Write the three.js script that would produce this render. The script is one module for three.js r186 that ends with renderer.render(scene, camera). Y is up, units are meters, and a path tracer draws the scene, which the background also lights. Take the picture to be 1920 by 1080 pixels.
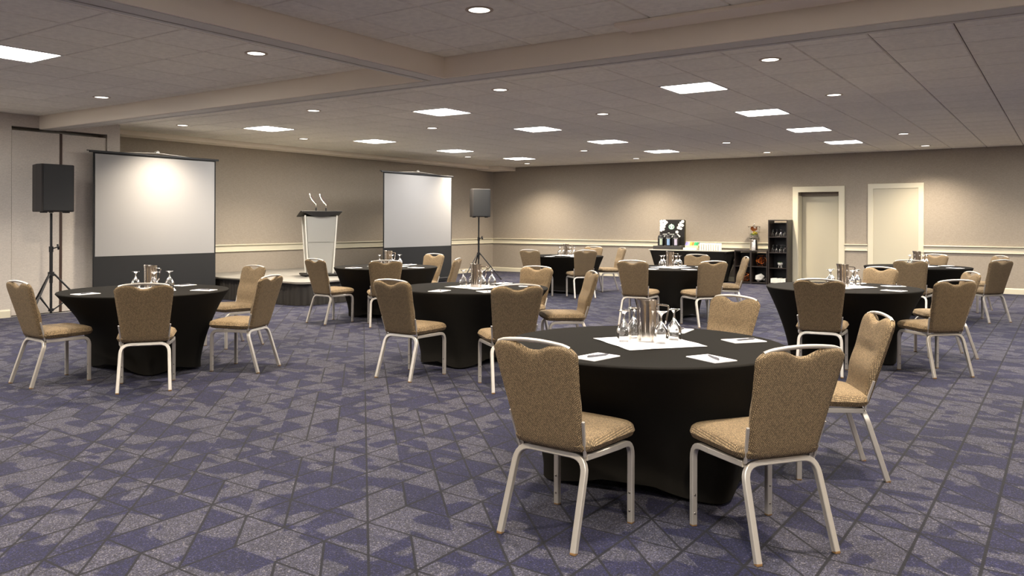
import * as THREE from 'three';
import { RoundedBoxGeometry } from 'three/addons/geometries/RoundedBoxGeometry.js';
import { mergeGeometries } from 'three/addons/utils/BufferGeometryUtils.js';
import { RectAreaLightUniformsLib } from 'three/addons/lights/RectAreaLightUniformsLib.js';

// ---------------------------------------------------------------- camera, exposure
RectAreaLightUniformsLib.init();
const scene = new THREE.Scene();
scene.background = new THREE.Color(0x000000);
const camera = new THREE.PerspectiveCamera(2 * Math.atan(540 / 1519.16) * 180 / Math.PI, 1920 / 1080, 0.05, 80);
camera.position.set(0, 1.4, 0);
camera.rotation.order = 'YXZ';
camera.rotation.set(0, 0.6023, 0.0032);
camera.setViewOffset(1920, 1080, 0, 122.9, 1920, 1080);     // lens shifted down, verticals stay upright
const renderer = new THREE.WebGLRenderer({ antialias: true });
renderer.toneMapping = THREE.LinearToneMapping;
renderer.toneMappingExposure = 1.55;
renderer.shadowMap.enabled = true;

// light levels (candela of a downlight, nits of a lay-in panel)
const DOWN_CD = 30, PANEL_NITS = 26;
const WARM = new THREE.Color(1.0, 0.87, 0.70), COOL = new THREE.Color(1.0, 0.97, 0.94);

// ---------------------------------------------------------------- helpers
const R = Math.PI / 180;
let seed = 12345;
const rnd = () => { seed = (seed * 1664525 + 1013904223) >>> 0; return seed / 4294967296; };
function hash(i, j, k = 0) {
  let h = (i * 374761393 + j * 668265263 + k * 2147483647) | 0;
  h = Math.imul(h ^ (h >>> 13), 1274126177); h ^= h >>> 16;
  return (h >>> 0) / 4294967296;
}
const sm = (t) => t * t * (3 - 2 * t);
function vnoise(x, y, per, k) {      // tiling value noise
  const i = Math.floor(x), j = Math.floor(y), fx = sm(x - i), fy = sm(y - j);
  const m = (a) => ((a % per) + per) % per;
  const a = hash(m(i), m(j), k), b = hash(m(i + 1), m(j), k), c = hash(m(i), m(j + 1), k), d = hash(m(i + 1), m(j + 1), k);
  return (a * (1 - fx) + b * fx) * (1 - fy) + (c * (1 - fx) + d * fx) * fy;
}
function tex(w, h, fn, srgb = true) {
  const data = new Uint8Array(w * h * 4), o = [0, 0, 0];
  for (let y = 0; y < h; y++) for (let x = 0; x < w; x++) {
    fn(x, y, o); const p = (y * w + x) * 4;
    data[p] = Math.max(0, Math.min(255, o[0])); data[p + 1] = Math.max(0, Math.min(255, o[1])); data[p + 2] = Math.max(0, Math.min(255, o[2])); data[p + 3] = 255;
  }
  const t = new THREE.DataTexture(data, w, h, THREE.RGBAFormat);
  if (srgb) t.colorSpace = THREE.SRGBColorSpace;
  t.wrapS = t.wrapT = THREE.RepeatWrapping; t.magFilter = THREE.LinearFilter; t.minFilter = THREE.LinearMipmapLinearFilter;
  t.generateMipmaps = true; t.needsUpdate = true;
  return t;
}
const rep = (t, x, y) => { t.repeat.set(x, y); return t; };
const std = (o) => new THREE.MeshStandardMaterial(o);
const phy = (o) => new THREE.MeshPhysicalMaterial(o);
function shadow(m) { m.castShadow = true; m.receiveShadow = true; return m; }
function part(name, geo, mat, parent) { const m = shadow(new THREE.Mesh(geo, mat)); m.name = name; parent.add(m); return m; }
const used = {};
function numbered(n) { const k = used[n] === undefined ? 0 : used[n] + 1; used[n] = k; return k ? n + '_' + String(k).padStart(3, '0') : n; }
function tag(o, label, category, group) { o.userData.label = label; o.userData.category = category; if (group) o.userData.group = group; return o; }
function thing(name, label, category, pos = [0, 0, 0], turn = 0, group) {
  const g = new THREE.Group(); g.name = numbered(name); g.position.set(...pos); g.rotation.y = turn; scene.add(g);
  return tag(g, label, category, group);
}
function solo(name, geo, mat, label, category, group, pos, turn = 0) {
  const m = part(numbered(name), geo, mat, scene); if (pos) m.position.set(...pos); m.rotation.y = turn;
  return tag(m, label, category, group);
}
function copy(src, label, group, pos, turn = 0) {
  const c = src.clone(); c.name = numbered(src.name.replace(/_\d{3}$/, '')); scene.add(c);
  c.position.set(...pos); c.rotation.y = turn; c.userData = { ...src.userData, label }; if (group) c.userData.group = group;
  return c;
}
function struct(name, geo, mat) { const m = part(name, geo, mat, scene); m.userData.kind = 'structure'; return m; }
function structGroup(name) { const g = new THREE.Group(); g.name = name; g.userData.kind = 'structure'; scene.add(g); return g; }
function box(x0, x1, y0, y1, z0, z1) {           // box with uv in metres
  const g = new THREE.BoxGeometry(x1 - x0, y1 - y0, z1 - z0); g.translate((x0 + x1) / 2, (y0 + y1) / 2, (z0 + z1) / 2);
  return uvBox(g);
}
function uvBox(g) {
  const p = g.attributes.position, n = g.attributes.normal, uv = g.attributes.uv;
  for (let i = 0; i < p.count; i++) {
    const ax = Math.abs(n.getX(i)), ay = Math.abs(n.getY(i)), az = Math.abs(n.getZ(i));
    if (ay >= ax && ay >= az) uv.setXY(i, p.getX(i), p.getZ(i));
    else if (ax >= az) uv.setXY(i, p.getZ(i), p.getY(i));
    else uv.setXY(i, p.getX(i), p.getY(i));
  }
  return g;
}
function rbox(w, h, d, r, x = 0, y = 0, z = 0, seg = 2) { const g = new RoundedBoxGeometry(w, h, d, seg, r); g.translate(x, y, z); return uvBox(g); }
function cyl(r0, r1, h, x = 0, y = 0, z = 0, n = 24, open = false) { const g = new THREE.CylinderGeometry(r1, r0, h, n, 1, open); g.translate(x, y + h / 2, z); return g; }
function lathe(pts, n = 32) { return new THREE.LatheGeometry(pts.map(p => new THREE.Vector2(p[0], p[1])), n); }
const V = (x, y, z) => new THREE.Vector3(x, y, z);
function tube(pts, r, n = 24, rs = 8, closed = false) { return new THREE.TubeGeometry(new THREE.CatmullRomCurve3(pts.map(p => V(...p)), closed, 'centripetal'), n, r, rs, closed); }
function bar(a, b, r, n = 10, r1 = r) {
  const A = V(...a), B = V(...b), d = B.clone().sub(A), L = d.length();
  const g = new THREE.CylinderGeometry(r1, r, L, n); g.translate(0, L / 2, 0);
  g.applyQuaternion(new THREE.Quaternion().setFromUnitVectors(V(0, 1, 0), d.normalize())); g.translate(A.x, A.y, A.z);
  return g;
}
// square tube with chamfered edges swept along a planar path; side = normal of the path's plane
function squareSweep(path, side, half) {
  const c = half * 0.78, sec = [[half, -c], [half, c], [c, half], [-c, half], [-half, c], [-half, -c], [-c, -half], [c, -half]];
  const pos = [], idx = [], S = V(...side).normalize(), n = path.length, P = path.map(p => V(...p));
  for (let i = 0; i < n; i++) {
    const t = P[Math.min(i + 1, n - 1)].clone().sub(P[Math.max(i - 1, 0)]).normalize(), u = new THREE.Vector3().crossVectors(t, S).normalize();
    const s2 = new THREE.Vector3().crossVectors(u, t).normalize();
    for (const [a, b] of sec) { const q = P[i].clone().addScaledVector(s2, a).addScaledVector(u, b); pos.push(q.x, q.y, q.z); }
  }
  for (let i = 0; i < n - 1; i++) for (let k = 0; k < 8; k++) { const a = i * 8 + k, b = i * 8 + (k + 1) % 8; idx.push(a, b, a + 8, b, b + 8, a + 8); }
  for (const [o, f] of [[0, 1], [(n - 1) * 8, 0]]) for (let k = 1; k < 7; k++) f ? idx.push(o, o + k + 1, o + k) : idx.push(o, o + k, o + k + 1);
  let g = new THREE.BufferGeometry(); g.setAttribute('position', new THREE.Float32BufferAttribute(pos, 3)); g.setIndex(idx);
  g = g.toNonIndexed(); g.computeVertexNormals(); smoothAngle(g, 40);
  g.setAttribute('uv', new THREE.Float32BufferAttribute(new Float32Array(g.attributes.position.count * 2), 2));
  return g;
}
function smoothAngle(g, deg) {      // creased normals for a non-indexed geometry
  const p = g.attributes.position, n = g.attributes.normal, map = new Map(), cs = Math.cos(deg * R), out = new Float32Array(n.count * 3);
  const key = (i) => Math.round(p.getX(i) * 1e5) + '_' + Math.round(p.getY(i) * 1e5) + '_' + Math.round(p.getZ(i) * 1e5);
  for (let i = 0; i < p.count; i++) { const k = key(i); if (!map.has(k)) map.set(k, []); map.get(k).push(i); }
  for (let i = 0; i < p.count; i++) {
    let x = 0, y = 0, z = 0; const ax = n.getX(i), ay = n.getY(i), az = n.getZ(i);
    for (const j of map.get(key(i))) { const bx = n.getX(j), by = n.getY(j), bz = n.getZ(j); if (ax * bx + ay * by + az * bz > cs) { x += bx; y += by; z += bz; } }
    const L = Math.hypot(x, y, z) || 1; out[i * 3] = x / L; out[i * 3 + 1] = y / L; out[i * 3 + 2] = z / L;
  }
  g.setAttribute('normal', new THREE.BufferAttribute(out, 3));
}
function grid(nu, nv, fn, closeU = false) {   // parametric sheet; fn(u,v) -> [x,y,z,(s,t)]
  const pos = [], uv = [], idx = [];
  for (let j = 0; j <= nv; j++) for (let i = 0; i <= nu; i++) { const q = fn(i / nu, j / nv); pos.push(q[0], q[1], q[2]); uv.push(q[3] ?? i / nu, q[4] ?? j / nv); }
  const w = nu + 1;
  for (let j = 0; j < nv; j++) for (let i = 0; i < nu; i++) { const a = j * w + i; idx.push(a, a + 1, a + w, a + 1, a + w + 1, a + w); }
  const g = new THREE.BufferGeometry(); g.setAttribute('position', new THREE.Float32BufferAttribute(pos, 3)); g.setAttribute('uv', new THREE.Float32BufferAttribute(uv, 2)); g.setIndex(idx);
  g.computeVertexNormals();
  if (closeU) { const n = g.attributes.normal; for (let j = 0; j <= nv; j++) { const a = j * w, b = a + nu, x = n.getX(a) + n.getX(b), y = n.getY(a) + n.getY(b), z = n.getZ(a) + n.getZ(b), L = Math.hypot(x, y, z) || 1; n.setXYZ(a, x / L, y / L, z / L); n.setXYZ(b, x / L, y / L, z / L); } }
  return g;
}
const flat = (gs) => mergeGeometries(gs.map(g => { const k = g.index ? g.toNonIndexed() : g; for (const a of Object.keys(k.attributes)) if (!['position', 'normal', 'uv'].includes(a)) k.deleteAttribute(a); return k; }));

// ---------------------------------------------------------------- textures and materials
const CELL = 0.2667, NC = 12;                                        // woven carpet: grid lines and 45 degree lines, two yarn tones
const carpetTex = (() => {
  const N = 2048, s = NC / N, m = (a) => ((a % NC) + NC) % NC;
  return tex(N, N, (px, py, o) => {
    const gx = px * s, gz = py * s, i = Math.floor(gx), j = Math.floor(gz), fx = gx - i, fz = gz - j;
    const tri = fx > fz ? 1 : 0;
    const wave = vnoise(gx * 2.0 + 0.8 * vnoise(gx, gz, NC, 31), gz * 3.0, NC * 6, 7) - 0.5;
    const own = hash(m(i), m(j), 11 + tri) - 0.5, own2 = hash(m(i), m(j), 19) - 0.5;
    let v = wave * 1.3 + own * 0.9 + own2 * 0.6;
    let t = Math.max(0, Math.min(1, 0.5 + v * 9));
    const tuft = hash(px, py, 3), tuft2 = hash(px >> 1, py >> 1, 5), tuft3 = hash(px >> 2, py >> 2, 8), drift = vnoise(gx * 3, gz * 3, NC * 3, 9) - 0.5;
    let r = 19 + 30 * t, g = 19 + 29 * t, b = 46 + 15 * t;
    const k = 1 + (tuft - 0.5) * 0.7 + (tuft2 - 0.5) * 0.75 + (tuft3 - 0.5) * 0.6 + drift * 0.14;
    r *= k; g *= k; b *= k;
    if (tuft3 > 0.95 || tuft2 > 0.95) { r += 28; g += 26; b += 14; }
    let line = 0; const hw = 0.025;
    const zl = hash(m(i), 3, 41) < 0.6 || hash(m(i), m(Math.floor(j / 3)), 42) < 0.7, zl2 = hash(m(i + 1), 3, 41) < 0.6 || hash(m(i + 1), m(Math.floor(j / 3)), 42) < 0.7;
    const xl = hash(m(Math.floor(i / 3)), m(j), 43) < 0.8, xl2 = hash(m(Math.floor(i / 3)), m(j + 1), 43) < 0.8;
    const dl = hash(m(Math.floor((i + 2 * j) / 3)), m(i - j), 44) < 0.72;
    const ln = (d, w) => Math.max(0, Math.min(1, (w - d) / 0.012 + 0.5));
    if (zl) line = Math.max(line, ln(fx, hw)); if (zl2) line = Math.max(line, ln(1 - fx, hw));
    if (xl) line = Math.max(line, ln(fz, hw * 0.8)); if (xl2) line = Math.max(line, ln(1 - fz, hw * 0.8));
    if (dl) line = Math.max(line, ln(Math.abs(fx - fz) * 0.707, hw * 0.8));
    line *= 0.88 + 0.12 * tuft;
    o[0] = r * (1 - line) + 9 * line; o[1] = g * (1 - line) + 8 * line; o[2] = b * (1 - line) + 17 * line;
  });
})();
carpetTex.repeat.set(1 / (CELL * NC), 1 / (CELL * NC)); carpetTex.offset.set(0.29 / (CELL * NC), 0.6 / (CELL * NC));
const carpetBump = rep(tex(512, 512, (x, y, o) => { const v = 90 + 130 * hash(x, y, 2) * (0.6 + 0.4 * hash(x >> 1, y >> 1, 6)); o[0] = o[1] = o[2] = v; }, false), 1 / 0.9, 1 / 0.9);
const M = {};
M.carpet = std({ map: carpetTex, bumpMap: carpetBump, bumpScale: 0.004, roughness: 1 });
const linen = (r, g, b, a, k) => tex(512, 512, (x, y, o) => {
  const v = 1 + (hash(x, y >> 3, k) - 0.5) * a + (hash(x >> 4, y, k + 1) - 0.5) * a * 1.2 + 0;
  o[0] = r * v; o[1] = g * v; o[2] = b * v;
});
M.wall = std({ map: rep(linen(158, 147, 132, 0.11, 21), 1 / 0.8, 1 / 0.8), roughness: 0.85 });
M.partition = std({ map: rep(linen(196, 187, 176, 0.09, 25), 1 / 0.8, 1 / 0.8), roughness: 0.85 });
M.tile = [0, 1, 2].map(k => std({ map: rep(tex(256, 256, (x, y, o) => { const v = 1 + (hash(x, y, 60 + k) - 0.5) * 0.09 + (vnoise(x / 16, y / 16, 16, 61 + k) - 0.5) * 0.05; o[0] = (241 + k * 2) * v; o[1] = (236 + k * 2) * v; o[2] = (222 + k * 2) * v; }), 1 / 0.5, 1 / 0.5), roughness: 0.95 }));
M.slab = std({ color: 0x6d6259, roughness: 1 });
M.paint = std({ color: 0xf5ead9, roughness: 0.8 });               // one ceiling paint for beams, soffit and diffuser
M.trim = std({ color: 0xd4ccb4, roughness: 0.45 });
M.door = std({ color: 0xbfb7a0, roughness: 0.5 });
M.dark = std({ color: 0x17130f, roughness: 0.6 });
M.track = std({ color: 0xcfcac1, roughness: 0.5, metalness: 0.15 });
M.black = std({ color: 0x141416, roughness: 0.5 });
M.blackCloth = phy({ map: rep(tex(256, 256, (x, y, o) => { const v = 1 + (hash(x, y, 71) - 0.5) * 0.3; o[0] = 33 * v; o[1] = 31 * v; o[2] = 28 * v; }), 1 / 0.25, 1 / 0.25), roughness: 0.95, specularIntensity: 0.12 });
M.skirt = std({ color: 0x2a2622, roughness: 0.8 });
const weave = tex(512, 512, (x, y, o) => {             // basket weave, about 4.6 mm a thread
  const n = 32, cx = x / 512 * n, cy = y / 512 * n, i = Math.floor(cx), j = Math.floor(cy), fx = cx - i - 0.5, fy = cy - j - 0.5;
  const over = (i + j) & 1, h = over ? Math.cos(fx * 3.0) * Math.cos(fy * 1.7) : Math.cos(fy * 3.0) * Math.cos(fx * 1.7);
  const y2 = hash(i, j, 81), y3 = hash(x, y, 82);
  const v = (0.38 + 0.72 * h) * (0.84 + 0.32 * y2) * (0.92 + 0.16 * y3);
  const w = over ? 1 : 0.74; o[0] = 172 * v * w; o[1] = 146 * v * w; o[2] = 109 * v * w;
});
const weaveB = tex(512, 512, (x, y, o) => { const n = 32, cx = x / 512 * n, cy = y / 512 * n, i = Math.floor(cx), j = Math.floor(cy), fx = cx - i - 0.5, fy = cy - j - 0.5; const over = (i + j) & 1; const h = over ? Math.cos(fx * 3) * Math.cos(fy * 1.7) : 0.8 * Math.cos(fy * 3) * Math.cos(fx * 1.7); o[0] = o[1] = o[2] = 255 * h; }, false);
M.fabric = std({ map: rep(weave, 1 / 0.147, 1 / 0.147), bumpMap: rep(weaveB, 1 / 0.147, 1 / 0.147), bumpScale: 0.0012, roughness: 0.9 });
M.alu = std({ color: 0xcac4bb, roughness: 0.4, metalness: 0.6 });
M.steel = std({ color: 0xd8d0c8, roughness: 0.16, metalness: 1 });
M.foot = std({ color: 0x8a6a44, roughness: 0.6 });
M.bolt = std({ color: 0x8d877f, roughness: 0.3, metalness: 0.9 });
M.paper = std({ color: 0xf1efee, roughness: 0.8 });
M.pen = std({ color: 0x55555c, roughness: 0.35 });
M.glass = phy({ color: 0xffffff, transmission: 1, thickness: 0.002, roughness: 0.02, ior: 1.5, metalness: 0 });
M.acrylic = phy({ color: 0xc4c2ba, transmission: 0.35, thickness: 0, roughness: 0.55 });
M.frost = std({ color: 0xa3a097, roughness: 0.5 });
M.screen = std({ color: 0x969492, roughness: 0.9 });
M.scrBlack = std({ color: 0x1b1b1c, roughness: 0.9 });
M.grille = std({ map: rep(tex(64, 64, (x, y, o) => { const d = Math.hypot((x % 8) - 3.5, (y % 8) - 3.5) < 2.4; o[0] = o[1] = o[2] = d ? 10 : 40; }), 1 / 0.05, 1 / 0.05), roughness: 0.6 });
M.spk = std({ color: 0x2b2827, roughness: 0.7 });
M.deck = std({ map: rep(tex(256, 256, (x, y, o) => { const v = 1 + (hash(x, y, 91) - 0.5) * 0.14 + (vnoise(x / 32, y / 32, 8, 92) - 0.5) * 0.08; o[0] = 128 * v; o[1] = 124 * v; o[2] = 116 * v; }), 1, 1), roughness: 0.55 });
M.wood = std({ map: rep(tex(256, 256, (x, y, o) => { const v = 1 + (hash(x >> 5, y, 95) - 0.5) * 0.4 + (vnoise(x / 64, y / 8, 32, 96) - 0.5) * 0.4; o[0] = 34 * v; o[1] = 26 * v; o[2] = 21 * v; }), 2, 2), roughness: 0.45 });
M.copper = std({ color: 0xb4632f, roughness: 0.25, metalness: 1 });
M.white = std({ color: 0xe8e4d8, roughness: 0.5 });
M.lens = std({ color: 0xffffff, emissive: WARM.clone().lerp(new THREE.Color(1, 1, 1), 0.55), emissiveIntensity: 2.2, roughness: 0.6 });
M.diffuser = std({ color: 0xffffff, emissive: COOL, emissiveIntensity: 14, roughness: 0.7 });
M.ring = std({ color: 0xb8a58c, roughness: 0.4 });
M.frame = std({ color: 0xd8d4cc, roughness: 0.5 });

// ---------------------------------------------------------------- the room
const XL = -13.73, ZB = -19.0, XP = -12.645, HC = 2.96, XR = 4.2, ZF = 4.2, HB = 2.765;
struct('floor', box(XL - 0.3, XR + 0.2, -0.15, 0, ZB - 0.8, ZF + 0.2), M.carpet);
// left wall, and the folding-partition wall that stands further into the room
struct('wall_left', box(XL - 0.2, XL, 0, HC + 0.2, ZB, -7.2), M.wall);
const DZ0 = -6.99, DZ1 = -5.57, DTOP = 2.78;
struct('wall_partition', flat([box(XL - 0.2, XP, 0, HC + 0.2, DZ1, ZF + 0.2), box(XL - 0.2, XP, DTOP, HC + 0.2, DZ0, DZ1), box(XL - 0.2, XP, 0, HC + 0.2, -7.2, DZ0), box(XL - 0.2, XL + 0.3, 0, DTOP, DZ0, DZ1)]), M.partition);
struct('wall_right', box(XR, XR + 0.2, 0, HC + 0.2, ZB, ZF), M.wall);
struct('wall_front', box(XL, XR + 0.2, 0, HC + 0.2, ZF, ZF + 0.2), M.wall);
// back wall with the recessed doorway
const D1 = [-5.115, -4.215, 2.12], D2 = [-3.52, -2.62, 2.165];
struct('wall_back', flat([box(XL - 0.2, D1[0], 0, HC + 0.2, ZB - 0.2, ZB), box(D1[0], D1[1], D1[2], HC + 0.2, ZB - 0.2, ZB), box(D1[1], XR + 0.2, 0, HC + 0.2, ZB - 0.2, ZB),
  box(D1[0] - 0.15, D1[0], 0, D1[2] + 0.1, ZB - 0.55, ZB - 0.2), box(D1[1], D1[1] + 0.15, 0, D1[2] + 0.1, ZB - 0.55, ZB - 0.2), box(D1[0] - 0.15, D1[1] + 0.15, D1[2], D1[2] + 0.15, ZB - 0.55, ZB - 0.2), box(D1[0] - 0.15, D1[1] + 0.15, 0, D1[2] + 0.15, ZB - 0.7, ZB - 0.55), box(D1[0], D1[1], 2.03, D1[2], ZB - 0.5, ZB - 0.28)]), M.wall);
// mouldings
function profileX(pts, x0, x1, z) { const s = new THREE.Shape(pts.map(p => new THREE.Vector2(p[0], p[1]))); const g = new THREE.ExtrudeGeometry(s, { depth: x1 - x0, bevelEnabled: false }); g.rotateY(Math.PI / 2); g.scale(1, 1, -1); flipWind(g); g.translate(x0, 0, z); return g; }
function flipWind(p) { for (const k of ['position', 'uv']) { const a = p.attributes[k]; for (let i = 0; i < a.count; i += 3) for (let c = 0; c < a.itemSize; c++) { const u = (i + 1) * a.itemSize + c, w = (i + 2) * a.itemSize + c, t = a.array[u]; a.array[u] = a.array[w]; a.array[w] = t; } } p.computeVertexNormals(); }
const RAIL = [[0, .795], [.022, .795], [.03, .803], [.03, .813], [.016, .822], [.016, .905], [.02, .915], [.045, .924], [.05, .935], [.045, .945], [0, .945]];
const BASE = [[0, 0], [.018, 0], [.018, .095], [.013, .108], [.006, .115], [0, .115]];
const railX = (x0, x1) => profileX(RAIL, x0, x1, ZB), baseX = (x0, x1) => profileX(BASE, x0, x1, ZB);
function alongZ(pts, z0, z1, x) { const g = profileX(pts, 0, z1 - z0, 0); g.rotateY(Math.PI / 2); g.translate(x, 0, z1); return g; }
struct('trim_1', alongZ(RAIL, ZB, -7.2, XL), M.trim);
struct('trim_2', railX(XL, -5.235), M.trim);
struct('trim_3', railX(-4.11, -3.625), M.trim);
struct('trim_4', railX(-2.53, XR), M.trim);
struct('baseboard_left', alongZ(BASE, ZB, -7.2, XL), M.trim);
struct('baseboard_partition', alongZ(BASE, DZ1 + 0.02, ZF, XP), M.trim);
struct('baseboard_back', flat([baseX(XL, -5.235), baseX(-4.11, -3.625), baseX(-2.53, XR)]), M.trim);
// doors
function casing(x0, x1, top, w) {
  const o = [[x0 - w, 0], [x0 - w, top + w], [x1 + w, top + w], [x1 + w, 0], [x1, 0], [x1, top], [x0, top], [x0, 0]];
  const s = new THREE.Shape(o.map(p => new THREE.Vector2(...p)));
  const g = new THREE.ExtrudeGeometry(s, { depth: 0.022, bevelEnabled: true, bevelThickness: 0.012, bevelSize: 0.012, bevelSegments: 2 }); g.translate(0, 0, ZB + 0.001);
  return g;
}
{
  const d = structGroup('door_1');
  part('casing', casing(D1[0], D1[1], D1[2], 0.105), M.trim, d);
  part('jamb', flat([box(D1[0], D1[0] + 0.02, 0, 2.03, ZB - 0.26, ZB), box(D1[1] - 0.02, D1[1], 0, 2.03, ZB - 0.26, ZB)]), M.trim, d);
  part('door_leaf', rbox(0.86, 2.02, 0.045, 0.004, (D1[0] + D1[1]) / 2, 1.015, ZB - 0.3), M.door, d);
  const e = structGroup('door_2');
  part('casing', casing(D2[0], D2[1], D2[2], 0.09), M.trim, e);
  part('door_leaf', rbox(D2[1] - D2[0] - 0.01, D2[2] - 0.01, 0.03, 0.004, (D2[0] + D2[1]) / 2, (D2[2]) / 2 + 0.003, ZB + 0.004), M.door, e);
  const w = structGroup('door_3');       // the two folding-partition pocket doors
  const zm = -6.275;
  part('door_panel', rbox(0.05, DTOP - 0.075, zm - 0.02 - DZ0 - 0.008, 0.004, XP - 0.045, (DTOP - 0.075) / 2 + 0.02, (DZ0 + zm - 0.02) / 2), M.partition, w);
  part('door_panel', rbox(0.05, DTOP - 0.075, DZ1 - zm - 0.02 - 0.008, 0.004, XP - 0.03, (DTOP - 0.075) / 2 + 0.02, (DZ1 + zm + 0.02) / 2), M.partition, w);
  part('seal_strip', box(XP - 0.06, XP - 0.012, 0.02, DTOP - 0.05, zm - 0.02, zm + 0.02), std({ color: 0x3a2417, roughness: 0.6 }), w);
  part('header_rail', box(XP - 0.3, XP - 0.26, DTOP - 0.05, DTOP, DZ0, DZ1), M.track, w);     // runs back in the open gap above the panels
  part('threshold', box(XP - 0.07, XP - 0.02, 0, 0.008, DZ0, DZ1), M.track, w);
}
// soffit along the left wall and its deeper block in the far corner, beams with partition tracks
struct('trim_5', flat([box(XL, XL + 0.42, 2.885, HC, ZB + 0.78, -7.2), box(XL, XL + 0.78, 2.855, HC, ZB, ZB + 0.78)]), M.paint);
{
  const a = structGroup('trim_6'), b = structGroup('trim_7');
  const G = 0.13;                                  // depth of the open track groove in each beam's underside
  part('beam', flat([box(-5.135, -4.88, HB + G, HC + 0.1, -5.955, ZF), box(-4.9, -4.88, HB, HB + G, -5.955, ZF)]), M.paint, a);
  part('track_rail', box(-5.06, -4.9, HB - 0.004, HB + G, -6.0, ZF), M.track, a);
  part('track_rail', box(-5.135, -5.085, HB - 0.004, HB + G, -6.0, ZF), M.track, a);
  part('beam', flat([box(XP, XR, HB + G, HC + 0.1, -6.235, -5.955), box(XP, XR, HB, HB + G, -5.98, -5.955)]), M.paint, b);
  part('track_rail', box(XP, XR, HB - 0.004, HB + G, -6.16, -5.98), M.track, b);
  part('track_rail', box(XP, XR, HB - 0.004, HB + G, -6.235, -6.185), M.track, b);
  for (const x of [-3.2, -1.55, -0.1]) part('track_joint', box(x, x + 0.006, HB - 0.0052, HB - 0.003, -6.16, -5.98), M.track, b);
  part('track_joint', box(-5.06, -4.9, HB - 0.0052, HB - 0.003, -5.2, -5.194), M.track, a);
}
// ceiling: lay-in tiles; the nearest in view are parts, the others one field
const T = 0.6275;
const PANELS = []; for (const x of [-3.57, -7.33, -11.08]) for (const z of [-8.9, -11.42, -13.91, -16.42]) PANELS.push([x, z]);
PANELS.push([-8.12, -3.586]);
for (const z of [-8.9, -11.42, -13.91, -16.42]) PANELS.push([0.195, z]);                      // the grid goes on beside and behind the camera
PANELS.push([-11.2575, -3.586], [-11.2575, -1.076], [-8.12, -1.076], [-1.6875, -2.8735], [1.45, -2.8735], [-1.6875, 0.264], [1.45, 0.264]);
const DOWNS = [[-2.35, -7.75], [-5.51, -7.76], [-8.73, -7.78], [-11.85, -7.8], [-2.35, -10.3], [-5.51, -10.3], [-8.69, -10.3], [-11.85, -10.32], [-2.37, -15.42], [-5.48, -15.3], [-8.66, -15.34], [-11.8, -15.3], [-2.37, -18.0], [-5.48, -17.86], [-8.64, -17.86], [-11.8, -17.86], [-3.57, -4.76], [-6.21, -4.84], [-10.03, -5.47],
  [0.8, -7.75], [0.8, -10.3], [0.8, -15.4], [0.8, -17.95], [-0.43, -4.76], [2.7, -4.76], [-3.57, -1.62], [-0.43, -1.62], [2.7, -1.62], [-3.57, 1.5], [-0.43, 1.5], [-6.21, -1.7], [-10.03, -2.33], [-6.21, 1.4]];
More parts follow.
